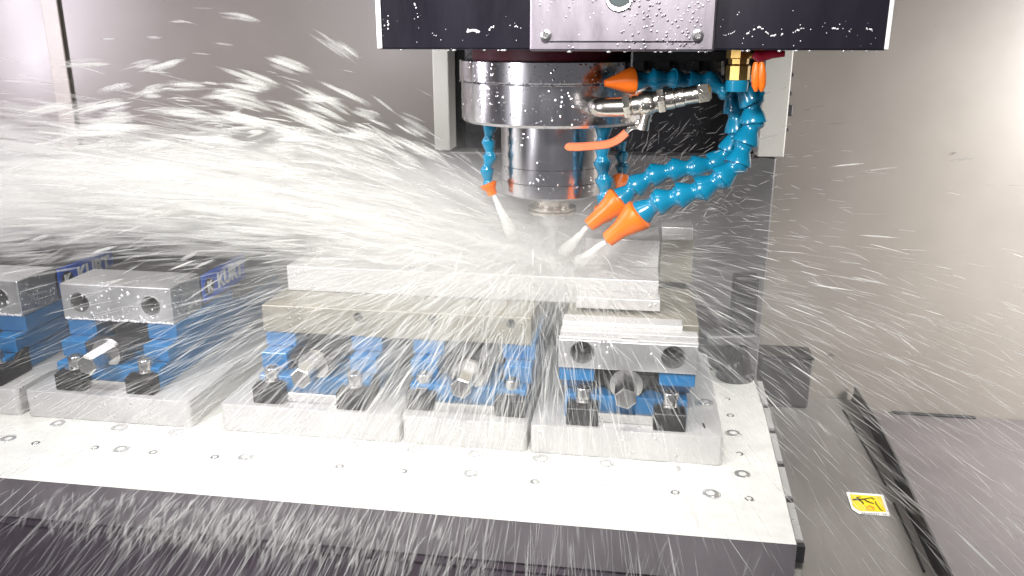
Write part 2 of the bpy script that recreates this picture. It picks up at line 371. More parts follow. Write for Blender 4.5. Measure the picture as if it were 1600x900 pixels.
# milky film of coolant lying on the plate: pools with a ragged outline, open round the screws
f_ = bmesh.new(); NX, NY = 420, 100; gv = {}
xs = np.linspace(-1.66, .174, NX); ysn = np.linspace(PY0-.001, PY1, NY)
from mathutils import noise as mn
for i, x in enumerate(xs):
    for j, y in enumerate(ysn):
        xx = min(x, plate_r(y)-.001)
        h = .0009+.0007*mn.noise(Vector((xx*45, y*45, 0)))+.0004*mn.noise(Vector((xx*140, y*140, 3)))
        if y > PY1-.01 or j == 0: h = .0004
        gv[i, j] = f_.verts.new((xx, y, h))
for i in range(NX-1):
    for j in range(NY-1):
        q = (gv[i, j], gv[i+1, j], gv[i+1, j+1], gv[i, j+1])
        if q[0].co.x >= q[1].co.x-1e-6: continue
        f_.faces.new(q)
tag(obj('coolant_film', f_, M['film'], smooth=True, angle=None), kind='stuff')

# ================================================================== RISER BLOCKS
RT = .036; RY = .8595
def riser(x0, x1, label, y1=1.12, c=.006):
    o = thing('riser_block', label, 'riser block', ((x0+x1)/2, 1.0, 0), 0, 'riser blocks under the vises')
    bm = B(x0, x1, RY, y1, .0015, RT, bev=0)
    es = [e_ for e_ in bm.edges if abs(e_.verts[0].co.z-e_.verts[1].co.z) > .01]
    bmesh.ops.bevel(bm, geom=es, offset=c, segments=4, affect='EDGES', profile=.5)
    es = [e_ for e_ in bm.edges if min(v.co.z for v in e_.verts) > RT-.0001]
    bmesh.ops.bevel(bm, geom=es, offset=.0012, segments=2, affect='EDGES', profile=.5)
    obj('block', rel(bm, o), M['alu_pale'], o, smooth=True, angle=30)
    return o
rC = riser(-.1085, .1075, 'pale riser block at the right end stamped with a number one', c=.005)
riser(-.2600, -.1125, 'narrow pale riser block between the two wider right hand blocks')
riser(-.4880, -.2635, 'wide pale riser block under the left end of the workpiece')
riser(-.7490, -.5275, 'pale riser block under the vise with the lettered blue badge')
riser(-.9850, -.7600, 'riser block cut off by the left edge of the picture')
p1 = onz(1100, 666, RT)
text_mesh('numeral', '1', .018, M['dark'], rC, Vector((p1.x, p1.y, RT+.0004))-rC.location, (0, 0, .1), .0002)
o = link('screw', sock, None, rC, Vector((onz(1102, 630, RT).x, onz(1102, 630, RT).y, RT))-rC.location); link('rim', rim, None, o)

# ================================================================== VISES
def drill(x, z, r_, y0, y1):
    bm = LT([(r_, 0), (r_, y1-y0)], 32, Matrix.Translation((x, y0, z)) @ Matrix.Rotation(-math.pi/2, 4, 'X'))
    return obj('cutter', bm, None)
GV = 'blue machine vises along the table'
def make_vise(label, jaw_y, jaw=True):
    t = thing('machine_vise', label, 'vise', (0, .86, RT), 0, GV)      # local: x centre, y from .86, z from riser top
    jy = jaw_y-.86
    obj('bed', B(-.070, .070, .026, .40, .0005, .030, bev=.002), M['blue'], t)
    obj('bed_pad', B(-.046, .046, .018, .0255, .0005, .012, bev=.001), M['steel'], t)
    for s in (-1, 1):
        obj('rail', B(*sorted((s*.040, s*.0735)), .045, .38, .0305, .052, bev=.0015), M['blue'], t)
        obj('carrier_leg', B(*sorted((s*.036, s*.0755)), jy+.004, jy+.16, .0525, .074, bev=.0012), M['blue'], t)
    obj('carrier_block', B(-.034, .034, jy+.035, jy+.15, .034, .074, bev=.002), M['black'], t)
    obj('screw_mount', prism(bmesh.new(), [(-.030, .030, .056), (.030, .030, .056), (.016, .030, .031), (-.016, .030, .031)], (0, .03, 0)), M['dark'], t)
    hx = obj('screw_hex', LT([(.0112, 0), (.0128, .0015), (.0128, .052)], 6, Matrix.Translation((0, -.012, .044)) @ Matrix.Rotation(-math.pi/2, 4, 'X') @ Matrix.Rotation(.3, 4, 'Z')), M['steel'], t)
    obj('screw_collar', LT([(.019, .040), (.019, .046)], 24, Matrix.Translation((0, -.012, .044)) @ Matrix.Rotation(-math.pi/2, 4, 'X')), M['steel'], hx)
    obj('fixed_jaw', B(-.0755, .0755, .245, .36, .0525, .115, bev=.003), M['black'], t)
    if jaw:
        obj('jaw_body', B(-.0745, .0745, jy+.072, jy+.15, .0745, .118, bev=.002), M['black'], t)
        sj = obj('soft_jaw', B(-.0762, .0762, jy, jy+.0715, .075, .123, bev=.0012), M['alu'], t)
        cs_ = [drill(x, .099, .0118, jy-.01, jy+.03) for x in (-.0505, .0475)]
        for c in cs_: c.location = t.location
        cut(sj, cs_)
        for x in (-.0505, .0475):
            obj('screw', LT([(.0095, 0), (.0095, .006), (.005, .006), (.0045, .002), (.0001, .002)], 20, Matrix.Translation((x, jy+.029, .099)) @ Matrix.Rotation(math.pi/2, 4, 'X')), M['dark'], sj)
            obj('bore_rim', LT([(.0118, 0), (.0130, 0), (.0130, .0006), (.0118, .0006)], 28, Matrix.Translation((x, jy-.0001, .099)) @ Matrix.Rotation(math.pi/2, 4, 'X'), cap=False), M['steel'], sj)
        bd = obj('badge', B(.0750, .0778, jy+.076, jy+.200, .080, .118, bev=.0012), M['badge'], t)
        text_mesh('lettering', 'KURT', .029, M['white'], bd, (.0783, jy+.152, .0985), (math.pi/2, 0, math.pi/2), .0004, .0010)
        em = obj('emblem', LT([(.0125, 0), (.0125, .0006)], 20, Matrix.Translation((.0779, jy+.0925, .0985)) @ Matrix.Rotation(math.pi/2, 4, 'Y')), M['ink'], bd)
        text_mesh('emblem_letter', 'K', .019, M['white'], em, (.0790, jy+.0925, .0985), (math.pi/2, 0, math.pi/2), .0003, .0012)
    return t
vL = make_vise('vise with bare aluminium jaw and lettered blue badge on its side', .922)
vL.location.x = -.649
vF = dup(vL, (-.8615, .86, RT), 'vise cut off by the left edge of the picture')
vA = make_vise('vise under the left end of the long jaw plate', .922, jaw=False); vA.location.x = -.377
vB = dup(vA, (-.187, .86, RT), 'vise with big hex screw under the right end of the long jaw plate')
vC = make_vise('front right vise with stepped white jaw and two bored holes', .868, jaw=False); vC.location.x = -.002
# vise C: stepped soft jaw with bright ledges
jy = .8655-.86; z0 = .1065-RT
sj = obj('soft_jaw', B(-.0762, .0762, jy, jy+.030, z0, z0+.0335, bev=.0010), M['alu'], vC)
cs_ = [drill(x, z0+.0195, .0122, jy-.01, jy+.03) for x in (-.0500, .0495)]
for c in cs_: c.location = vC.location
cut(sj, cs_)
for x in (-.0500, .0495):
    obj('screw', LT([(.0095, 0), (.0095, .006), (.005, .006), (.0045, .002), (.0001, .002)], 20, Matrix.Translation((x, jy+.029, z0+.0195)) @ Matrix.Rotation(math.pi/2, 4, 'X')), M['dark'], sj)
    obj('bore_rim', LT([(.0122, 0), (.0133, 0), (.0133, .0006), (.0122, .0006)], 28, Matrix.Translation((x, jy-.0001, z0+.0195)) @ Matrix.Rotation(math.pi/2, 4, 'X'), cap=False), M['steel'], sj)
for s, (xa, xb) in enumerate(((-.0762, -.0075), (.0105, .0762))):
    obj('jaw_ledge', B(xa, xb, jy+.0006, jy+.006, z0+.0337, z0+.0362, bev=.0004), M['alu_pale'], vC)
obj('jaw_step', B(-.0755, .0762, jy+.012, jy+.0299, z0+.0337, z0+.0395, bev=.0006), M['alu_pale'], vC)
obj('jaw_step', B(-.0750, .0600, jy+.0305, jy+.055, z0, z0+.0445, bev=.0006), M['alu_pale'], vC)
obj('jaw_slab', B(-.0740, .0800, jy+.0555, jy+.20, z0-.0, z0+.038, bev=.0012), M['jawtan'], vC)

# ================================================================== STEP CLAMPS
def make_clamp(label):
    t = thing('toe_clamp', label, 'clamp', (0, 0, RT), 0, 'black toe clamps holding the vises')
    bm = bmesh.new()
    prism(bm, [(-.018, 0, .0005), (-.018, 0, .021), (-.018, .012, .0235), (-.018, .034, .0235), (-.018, .046, .034), (-.018, .058, .034), (-.018, .058, .0005)], (.036, 0, 0))
    bmesh.ops.bevel(bm, geom=list(bm.edges), offset=.0009, segments=1, affect='EDGES')
    obj('clamp_block', bm, M['black'], t)
    obj('washer', LT([(.006, .0237), (.0135, .0237), (.0138, .0245), (.0138, .0258), (.006, .0262)], 28, Matrix.Translation((0, .021, 0)), cap=False), M['steel'], t, smooth=True)
    b = obj('bolt', LT([(.0092, .0263), (.0094, .0385), (.0086, .0400), (.0056, .0400), (.0052, .0330), (.0001, .0325)], 24, Matrix.Translation((0, .021, 0))), M['steel'], t, smooth=True)
    return t
c0 = make_clamp('black toe clamp on the right end riser, left of its hex screw'); c0.location = (-.0500, .8645, RT)
dup(c0, (.0480, .8650, RT), 'black toe clamp on the right end riser, right of its hex screw')
dup(c0, (-.1350, .8745, RT), 'black toe clamp at the right side of the narrow riser')
dup(c0, (-.2420, .8765, RT), 'spray-covered black toe clamp at the left side of the narrow riser')
dup(c0, (-.4300, .8675, RT), 'black toe clamp near the left corner of the wide middle riser')
dup(c0, (-.3240, .8650, RT), 'black toe clamp near the right corner of the wide middle riser')
dup(c0, (-.6920, .8670, RT), 'black toe clamp left of the screw under the badge vise')
dup(c0, (-.5980, .8690, RT), 'wet toe clamp right of the screw under the badge vise')
dup(c0, (-.8040, .8660, RT), 'black toe clamp beside the left edge of the picture')

# ================================================================== LONG JAW PLATE AND WORKPIECE
JY = .922
jp = thing('jaw_plate', 'long stained jaw plate with three holes under the workpiece', 'jaw plate', (-.284, JY, .107))
bm = B(-.4530, -.1160, JY, 1.12, .1085, .1435, bev=.0012)
jo = obj('plate', rel(bm, jp), M['jawtan'], jp)
P = [(ony(560, 496, JY)), ony(676, 500, JY), ony(798, 506, JY)]
cs_ = []
for p in P:
    c = drill(p.x, p.z, .0058, JY-.01, JY+.02); cs_.append(c)
bpy.context.view_layer.update(); cut(jo, cs_)
for p in P: obj('hole_screw', LT([(.0052, 0), (.0052, .004)], 16, Matrix.Translation(Vector((p.x, JY+.019, p.z))-jp.location) @ Matrix.Rotation(math.pi/2, 4, 'X')), M['hole'], jo)

wp = thing('workpiece', 'wide pale aluminium workpiece block being milled under spray', 'workpiece', (-.2, 1.06, .1438))
obj('block', rel(B(-.4445, .0318, .985, 1.135, .1440, .1768, bev=.0010), wp), M['alu_pale'], wp)
obj('end_step', rel(B(-.066, .0338, .955, .9845, .1478, .1615, bev=.0008), wp), M['alu_pale'], wp)
pk = onz(990, 400, .177)
obj('raised_end', rel(B(-.062, .0318, 1.045, 1.135, .1770, .2130, bev=.0010), wp), M['alu_pale'], wp)
def part_clamp(px, py, label, s=1):
    q = onz(px, py, .177)
    t = thing('hold_down_clamp', label, 'clamp', q, 0, 'small clamps on top of the workpiece')
    obj('strap', B(-.015*s, .017*s, -.008, .012, .0105*s, .0215*s, bev=.001), M['alu_pale'], t)
    obj('nut', LT([(.0068, .0002), (.0068, .0103*s)], 6, Matrix.Translation((.006, -.003, 0))), M['steel'], t)
    obj('heel_pin', LT([(.0045, .0002), (.0045, .0103*s)], 12, Matrix.Translation((-.009, .0, 0))), M['dark'], t)
    obj('stud', LT([(.003, .0217*s), (.003, .026*s)], 10, Matrix.Translation((.002, .002, 0))), M['steel'], t)
    return t
part_clamp(499, 394, 'small clamp on the workpiece near its left corner')
part_clamp(655, 420, 'small clamp on the workpiece front edge half hidden in spray', .95)
q = onz(1050, 458, .142)
bk = thing('rear_stop_block', 'grey stop block with pale cap behind the right end of the workpiece', 'block', (q.x+.004, 1.09, .1455))
obj('body', B(-.020, .022, 0, .05, .0, .058, bev=.001), M['jawtan'], bk)
obj('cap', B(-.020, .020, -.002, .05, .0585, .076, bev=.001), M['alu_pale'], bk)

# ================================================================== HEAD, SPINDLE, TOOL
HYF = .86
hx0, hx1, hz = ony(592, 77, HYF).x, ony(1385, 79, HYF).x, .4487
hd = thing('milling_head', 'black sheet metal milling head cover with stainless centre plate', 'machine head', (-.02, .95, hz))
obj('cover', rel(B(hx0, hx1, HYF, 1.36, hz, .95, bev=.0018), hd), M['head'], hd)
obj('edge_flange', rel(B(hx0-.0012, hx0+.004, HYF-.0016, HYF-.0003, hz+.001, .95, bev=.0004), hd), M['white'], hd)
obj('edge_flange', rel(B(hx1-.0025, hx1+.0014, HYF-.0016, HYF-.0003, hz+.001, .95, bev=.0004), hd), M['white'], hd)
fx0, fx1 = ony(827, 79, HYF-.012).x, ony(1116, 79, HYF-.012).x
fp = obj('front_plate', rel(B(fx0, fx1, HYF-.012, HYF-.0005, hz-.0012, .90, bev=.0022), hd), M['plate_st'], hd)
px0, px1 = ony(848, 40, HYF-.016).x, ony(1101, 40, HYF-.016).x; pz = ony(970, 64, HYF-.016).z
bm = B(px0, px1, HYF-.0155, HYF-.0125, pz, .82, bev=0)
es = [e_ for e_ in bm.edges if abs(e_.verts[0].co.y-e_.verts[1].co.y) > .001]
bmesh.ops.bevel(bm, geom=es, offset=.007, segments=5, affect='EDGES', profile=.5)
ip = obj('inset_panel', rel(bm, hd), M['plate_st'], fp, smooth=True, angle=30)
for x_ in (853, 1090):
    q = ony(x_, 55, HYF-.0158)-hd.location
    obj('screw', LT([(.0056, 0), (.0050, .0026), (.0030, .0032), (.0026, .0012), (.0001, .0012)], 18, Matrix.Translation(q) @ Matrix.Rotation(math.pi/2, 4, 'X')), M['steel'], ip, smooth=True)
q = ony(968, -6, HYF-.0158)-hd.location
obj('sight_bezel', LT([(.0105, 0), (.0105, .003), (.0135, .0034), (.0128, 0)], 32, Matrix.Translation(q) @ Matrix.Rotation(math.pi/2, 4, 'X'), cap=False), M['steel'], ip, smooth=True)
obj('sight_glass', LT([(.0112, .0001), (.0112, .0008), (.008, .0016), (.0001, .0020)], 24, Matrix.Translation(q) @ Matrix.Rotation(math.pi/2, 4, 'X')), mat('sight_lens', (.10, .12, .12), .15), ip, smooth=True)

SX, SY = -.1075, 1.06
def zz(py, y=SY): return ony(865, py, y).z
sp = thing('spindle_unit', 'round polished steel spindle nose under the milling head', 'spindle', (SX, SY, zz(200)))
kR = (1008-718)/2/ (FPX) ; 
R1 = .1165; R2 = .1145; RN = .0655
zA, zB_, zC_ = ony(865, 97, SY-R1).z, ony(865, 134, SY-R1).z, ony(865, 203, SY-R2).z
zN = ony(865, 316, SY-RN).z
L0 = sp.location.z
def ring(name, prof, m_, par, seg=96): return obj(name, LT([(r_, z_-L0) for r_, z_ in prof], seg), m_, par, smooth=True, angle=28)
ring('gasket', [(R1-.016, zA+.0003), (R1-.014, hz+.02)], M['gasket'], sp)
ring('upper_ring', [(R1-.002, zB_+.0006), (R1, zB_+.002), (R1, zA-.001), (R1-.0012, zA)], M['spindle'], sp)
ring('lower_ring', [(R2-.010, zC_), (R2-.003, zC_+.0006), (R2, zC_+.004), (R2, zB_-.0012), (R2-.001, zB_)], M['spindle'], sp)
z1, z2 = ony(865, 268, SY-RN).z, ony(865, 292, SY-RN).z
ring('nose', [(RN, z1+.0004), (RN, zC_-.0004), (RN-.004, zC_-.0001)], M['spindle'], sp)
ring('nose_band', [(RN, z2+.0004), (RN, z1-.0003), (RN-.0005, z1)], M['spindle'], sp)
ring('nose_cap', [(.028, zN+.0005), (RN-.005, zN), (RN-.0005, zN+.003), (RN, z2-.0003), (RN-.0005, z2)], M['spindle'], sp)
for i in range(6):
    an = i*math.pi/3+.3
    obj('cap_screw', LT([(.0035, 0), (.0035, .003)], 10, Matrix.Translation((.048*math.cos(an), .048*math.sin(an), zN-L0-.0028))), M['steel'], sp)

zt = lambda p: ony(865, p, SY).z
th = thing('tool_holder', 'flanged tool holder with end mill in the spindle', 'tool holder', (SX, SY, zt(325)))
T0 = th.location.z
def tring(name, prof, m_, seg=48): return obj(name, LT([(r_, z_-T0) for r_, z_ in prof], seg), m_, th, smooth=True, angle=30)
tring('taper_collar', [(.0225, zt(322)), (.0235, zt(318)), (.0235, zN-.0005)], M['nickel'])
tring('flange', [(.026, zt(333)), (.0315, zt(331)), (.0315, zt(327.5)), (.0270, zt(326)), (.0270, zt(324.5)), (.0315, zt(323.4)), (.0315, zt(322.2)), (.029, zt(321.8))], M['nickel'])
tring('collet_nut', [(.012, zt(352)), (.0185, zt(349)), (.0195, zt(336)), (.0195, zt(333.3))], M['steel'])
tl = zt(352); tb_ = .1778
bm = bmesh.new(); rows = []
for k in range(28):
    t_ = k/27; z_ = tl+(tb_-tl)*t_; tw = t_*3.2
    row = []
    for i in range(24):
        a_ = 2*math.pi*i/24; r_ = .0080*(.80+.20*abs(math.cos(1.5*(a_)))**.5) if k > 6 else .0080
        row.append(bm.verts.new((r_*math.cos(a_+tw), r_*math.sin(a_+tw), z_-T0)))
    rows.append(row)
for ra, rb in zip(rows, rows[1:]):
    for i in range(24): bm.faces.new((ra[i], ra[(i+1) % 24], rb[(i+1) % 24], rb[i]))
bm.faces.new(rows[-1]); bm.faces.new(list(reversed(rows[0]))); bmesh.ops.recalc_face_normals(bm, faces=bm.faces)
obj('end_mill', bm, M['steel'], th, smooth=True, angle=40)

# ================================================================== COOLANT HOSES (ball-and-socket segments)
def seg_profile(R_, Lp):      # bell lip at 0, waist, ball that plugs into the next bell
    return [(.62*R_, 0), (1.0*R_, 0), (1.0*R_, .07*Lp), (.93*R_, .22*Lp), (.80*R_, .42*Lp), (.66*R_, .60*Lp), (.60*R_, .72*Lp), (.66*R_, .84*Lp), (.80*R_, .95*Lp), (.84*R_, 1.08*Lp), (.78*R_, 1.22*Lp), (.55*R_, 1.32*Lp)]
HG = 'blue segmented coolant hoses round the spindle'
def hose(label, pts, R_, pitch, nozzle=None, flip=False, grow=None):
    P_ = [ony(x, y, d_) for x, y, d_ in pts]; path = catmull(P_, 30)
    t = thing('coolant_hose', label, 'coolant hose', path[0], 0, HG)
    me = new_mesh('segment', LT(seg_profile(R_, pitch), 22), True, 50); me.materials.append(M['hose'])
    acc = [0]
    for a_, b_ in zip(path, path[1:]): acc.append(acc[-1]+(b_-a_).length)
    def at(s):
        s = max(0, min(acc[-1], s))
        for i in range(len(acc)-1):
            if acc[i+1] >= s: return path[i].lerp(path[i+1], (s-acc[i])/max(1e-9, acc[i+1]-acc[i]))
        return path[-1]
    n = max(2, round(acc[-1]/pitch)); pt = acc[-1]/n
    for k in range(n):
        a_, b_ = at(k*pt), at((k+1)*pt)
        if flip: a_, b_ = b_, a_
        o_ = link('segment', me, None, t); mm = along(a_-t.location, b_-t.location); sc_ = (b_-a_).length/pitch
        o_.matrix_local = mm @ Matrix.Diagonal((1, 1, sc_, 1)) @ Matrix.Rotation(random.uniform(0, 6), 4, 'Z')
    if nozzle:
        e_ = ony(*nozzle[0]); s_ = path[-1]; L_ = (e_-s_).length; tip = nozzle[1]
        d_ = (e_-s_).normalized()
        bm = LT([(.70*R_, -.1*L_), (1.22*R_, 0), (1.24*R_, .08*L_), (1.05*R_, .28*L_), (.70*R_, .60*L_), (tip, L_), (tip*.7, L_), (tip*.6, .8*L_)], 24, along(s_-t.location, e_-t.location))
        obj('nozzle', bm, M['orange'], t, smooth=True, angle=40)
    return t
hose('short blue coolant hose hanging left of the spindle nose', [(766, 196, 1.02), (763, 222, 1.02), (766, 246, 1.02), (760, 268, 1.02), (763, 287, 1.02)], .0088, .0165, ((770, 304, 1.02), .006))
hose('blue coolant hose hanging in front of the spindle nose', [(944, 196, .985), (941, 226, .985), (942, 262, .985), (946, 300, .985), (944, 332, .985)], .0108, .0205, ((928, 352, .985), .006))
hose('blue coolant hose half hidden behind the spindle nose at right', [(968, 222, 1.10), (972, 250, 1.10), (972, 276, 1.10)], .0095, .018, ((968, 300, 1.09), .006))
hose('short blue hose reaching left below the head with orange nozzle tip', [(1132, 142, .955), (1112, 126, .955), (1085, 128, .955), (1055, 124, .945), (1025, 124, .94), (990, 126, .935)], .0118, .0205, ((945, 130, .925), .0035), flip=True)
hose('front long blue hose looping down to the lower orange nozzle', [(1158, 128, .95), (1180, 172, .95), (1164, 222, .945), (1156, 252, .94), (1118, 284, .935), (1078, 302, .935), (1036, 312, .935), (1000, 334, .94)], .0152, .0250, ((950, 374, .945), .009), flip=True)
hose('rear long blue hose looping behind to the upper orange nozzle', [(1142, 140, .985), (1150, 180, .985), (1148, 222, .985), (1118, 254, .985), (1082, 262, .98), (1048, 266, .98), (1015, 276, .98), (985, 296, .98), (968, 312, .98)], .0140, .0235, ((920, 352, .975), .008), flip=True)

# brass shut-off valve feeding the hoses
q = ony(1153, 112, .925)
bv = thing('brass_valve', 'brass shut-off valve with red and orange handles under the head', 'valve', q)
obj('body', LT([(.0085, -.010), (.0125, -.008), (.0125, .006), (.0105, .008), (.0105, .013), (.0130, .014), (.0130, .032)], 8), M['brass'], bv)
obj('adapter', LT([(.0115, -.020), (.0120, -.010), (.0120, -.0105), (.0095, -.006)], 20), M['hose'], bv, smooth=True)
obj('stem', LT([(.004, .010), (.004, .030)], 12, Matrix.Translation((.0, 0, .018)) @ Matrix.Rotation(math.pi/2, 4, 'Y')), M['brass'], bv)
a_, b_ = ony(1178, 84.5, .895)-q, ony(1226, 84, .895)-q
obj('red_handle', tube(bmesh.new(), [a_, a_.lerp(b_, .2)+Vector((0, 0, -.003)), a_.lerp(b_, .6), b_], [.0045, .0058, .0045, .003], 12), M['red'], bv, smooth=True)
for x_ in (1181, 1190):
    p_ = [ony(x_, yy, .882)-q for yy in (97, 104, 118, 134, 143)]
    obj('orange_handle', tube(bmesh.new(), p_, [.002, .0036, .0046, .0042, .0015], 12), M['orange'], bv, smooth=True)
# feed blocks above the hoses, dark
fb = thing('hose_manifold', 'black coolant manifold block tucked under the head at right', 'manifold', ony(1060, 100, 1.0))
q = fb.location
obj('block', rel(B(ony(985, 100, 1.02).x, ony(1140, 100, 1.02).x, .99, 1.08, ony(1060, 112, 1.0).z, hz-.001, bev=.003), fb), M['black'], fb)
for x_ in (1000, 1040, 1085, 1120):
    obj('fitting', tube(bmesh.new(), [ony(x_, 118, .985)-q, ony(x_, 96, .985)-q], .0085, 6), M['black'], fb)

# stainless ball valve with coral lever
yv = .915
cv = thing('ball_valve', 'shiny nickel ball valve and elbow with coral lever on the spindle', 'ball valve', ony(1010, 165, yv)); q = cv.location
VP = lambda x, y, d_=yv: ony(x, y, d_)-q
elb = catmull([VP(948, 168, .965), VP(934, 168, .935), VP(938, 168, .918), VP(960, 167.5, .915), VP(976, 167, .915)], 8)
obj('elbow', tube(bmesh.new(), elb, .0105, 20), M['nickel'], cv, smooth=True)
ax = along(VP(974, 167), VP(1100, 145))
def vl(name, prof, seg=24): return obj(name, LT(prof, seg, ax), M['nickel'], cv, smooth=True, angle=30)
vl('union_nut', [(.0125, .0), (.0130, .001), (.0130, .007), (.0115, .008)], 6)
vl('valve_body', [(.0098, .008), (.0112, .010), (.0112, .016), (.0125, .018), (.0132, .024), (.0125, .031), (.0112, .033), (.0112, .036)])
vl('body_hex', [(.0135, .0362), (.0138, .037), (.0138, .043), (.0130, .044)], 6)
vl('tail_pipe', [(.0108, .0442), (.0112, .046), (.0112, .053), (.0100, .054), (.0104, .056), (.0104, .063), (.0092, .064), (.0092, .078)])
vl('tail_nut', [(.0098, .0782), (.0105, .079), (.0105, .089), (.007, .092)], 6)
obj('stem_housing', tube(bmesh.new(), [VP(1012, 176), VP(1008, 186), VP(1004, 203)], [.0062, .0055, .0065], 12), M['nickel'], cv, smooth=True)
obj('stem_nut', LT([(.0075, 0), (.0075, .005)], 6, along(VP(1004, 190, .925), VP(1000, 199, .925))), M['nickel'], cv)
obj('lock_tab', tube(bmesh.new(), [VP(1006, 186, .925), VP(1018, 184, .925)], [.0045, .004], 8), M['nickel'], cv)
lv = [VP(1002, 196, .92), VP(985, 200, .918), VP(972, 213, .916), VP(962, 222, .915)]
def strip(bm, pts, w, h):
    rows = []
    for i, p_ in enumerate(pts):
        t_ = (pts[min(i+1, len(pts)-1)]-pts[max(0, i-1)]).normalized(); n_ = Vector((0, 1, 0)).cross(t_).normalized()
        ww = w[i] if hasattr(w, '__len__') else w
        sec = [(1, .5), (.75, 1), (-.75, 1), (-1, .5), (-1, -.5), (-.75, -1), (.75, -1), (1, -.5)]
        rows.append([bm.verts.new(p_+n_*ww*a_+Vector((0, 1, 0))*h*b_) for a_, b_ in sec])
    for ra, rb in zip(rows, rows[1:]):
        for k in range(8): bm.faces.new((ra[k], ra[(k+1) % 8], rb[(k+1) % 8], rb[k]))
    bm.faces.new(rows[0]); bm.faces.new(rows[-1]); bmesh.ops.recalc_face_normals(bm, faces=bm.faces); return bm
obj('lever', strip(bmesh.new(), lv, .0028, .0045), M['nickel'], cv)
gp = catmull([VP(979, 207, .917), VP(966, 218, .915), VP(950, 225, .913), VP(925, 228, .912), VP(900, 229.5, .911), VP(883, 229, .911)], 6)
obj('grip', strip(bmesh.new(), gp, [.0044]*(len(gp)-3)+[.0042, .0034, .0018], .0048), M['grip'], cv, smooth=True, angle=60)

# ================================================================== COOLANT: clinging drops, jets, spray, mist
SRC = np.array([-.118, 1.07, .178])
def drops(name, pts, mtl):
    bm = bmesh.new()
    for p_, r_, s_ in pts:
        m_ = Matrix.Translation(p_) @ Matrix.Diagonal((r_*s_[0], r_*s_[1], r_*s_[2], 1))
        bmesh.ops.create_icosphere(bm, subdivisions=1, radius=1, matrix=m_)
    return tag(obj(name, bm, mtl, smooth=True, angle=None), kind='stuff')
M['drip'] = mat('coolant_drip', (.80, .80, .82), .08, 0, .6)
pts = []
chains = [(600, 40, 606, 44), (606, 24, 607, 40), (641, 2, 648, 6), (648, 6, 654, 26), (728, 46, 744, 50), (764, 46, 776, 38), (758, 50, 764, 47), (796, 40, 810, 42), (1168, 52, 1190, 40), (1185, 40, 1205, 56), (1205, 56, 1222, 54), (1240, 50, 1256, 44), (1300, 45, 1312, 46), (1322, 40, 1330, 52), (1352, 44, 1366, 48), (1130, 56, 1150, 50)]
for x0, y0, x1, y1 in chains:
    n_ = int(max(abs(x1-x0), abs(y1-y0))/1.6)
    for k in range(n_):
        t_ = k/max(1, n_-1)
        if random.random() < .3: continue
        pts.append((ony(x0+(x1-x0)*t_+random.uniform(-1, 1), y0+(y1-y0)*t_+random.uniform(-1, 1), HYF-.0003), random.uniform(.0004, .0011), (1, .5, 1)))
for k in range(14): pts.append((ony(731+k*1.3, 49.5-2*math.sin(k/4), HYF-.0003), .0016, (1, .4, .9)))
for k in range(80): pts.append((ony(random.uniform(596, 1380), random.gauss(46, 14), HYF-.0003), random.uniform(.0002, .0006), (1, .5, random.uniform(.7, 1.6))))
pts = [q_ for q_ in pts if not (fx0-.001 < q_[0].x < fx1+.001)]
for k in range(24): pts.append((ony(random.uniform(834, 1110), random.uniform(2, 72), HYF-.0158), random.uniform(.0003, .0008), (1, .4, 1.2)))
drops('coolant_drops', pts, M['drip'])
pts = []
for k in range(26):
    x_ = random.uniform(hx0+.004, hx1-.004); pts.append((Vector((x_, HYF+.0006-(.0115 if fx0 < x_ < fx1 else 0), hz-.0006-(.001 if fx0 < x_ < fx1 else 0))), random.uniform(.0008, .0018), (1.7, 1, .7)))
M['bead'] = mat('coolant_bead', (.42, .42, .43), .06, .4, .8)
drops('hanging_drops', pts, M['bead'])
pts = []
for k in range(240):
    an = random.uniform(-2.9, -.25); z_ = random.choice((random.gauss(zC_+.022, .006), random.uniform(zC_+.004, zA-.003), random.gauss(zB_+.003, .003)))
    rr = R1 if z_ > zB_ else R2
    pts.append((Vector((SX+rr*math.cos(an), SY+rr*math.sin(an), max(z_, zC_+.005))), random.uniform(.0004, .0013), (1, 1, random.uniform(.7, 1.3))))
drops('coolant_beads', pts, M['bead'])
# jaw front: white spatter drops and the foam line along the lower edge
pts = []
for cx, w0 in ((-.649, 1), (-.8615, 1)):
    for k in range(60): pts.append((Vector((cx+random.uniform(-.074, .074), .9219, random.uniform(.113, .156))), abs(random.gauss(0, .0009))+.0003, (1, .4, 1.15)))
    for k in range(170): pts.append((Vector((cx+random.uniform(-.075, .075), .9216, .1118+abs(random.gauss(0, .0012)))), random.uniform(.0006, .0016), (1.4, .6, .8)))
    for k in range(60): pts.append((Vector((cx+.0764, random.uniform(.925, .99), random.uniform(.114, .156))), random.uniform(.0004, .0013), (.4, 1, .8)))
drops('jaw_spatter', pts, M['drip'])

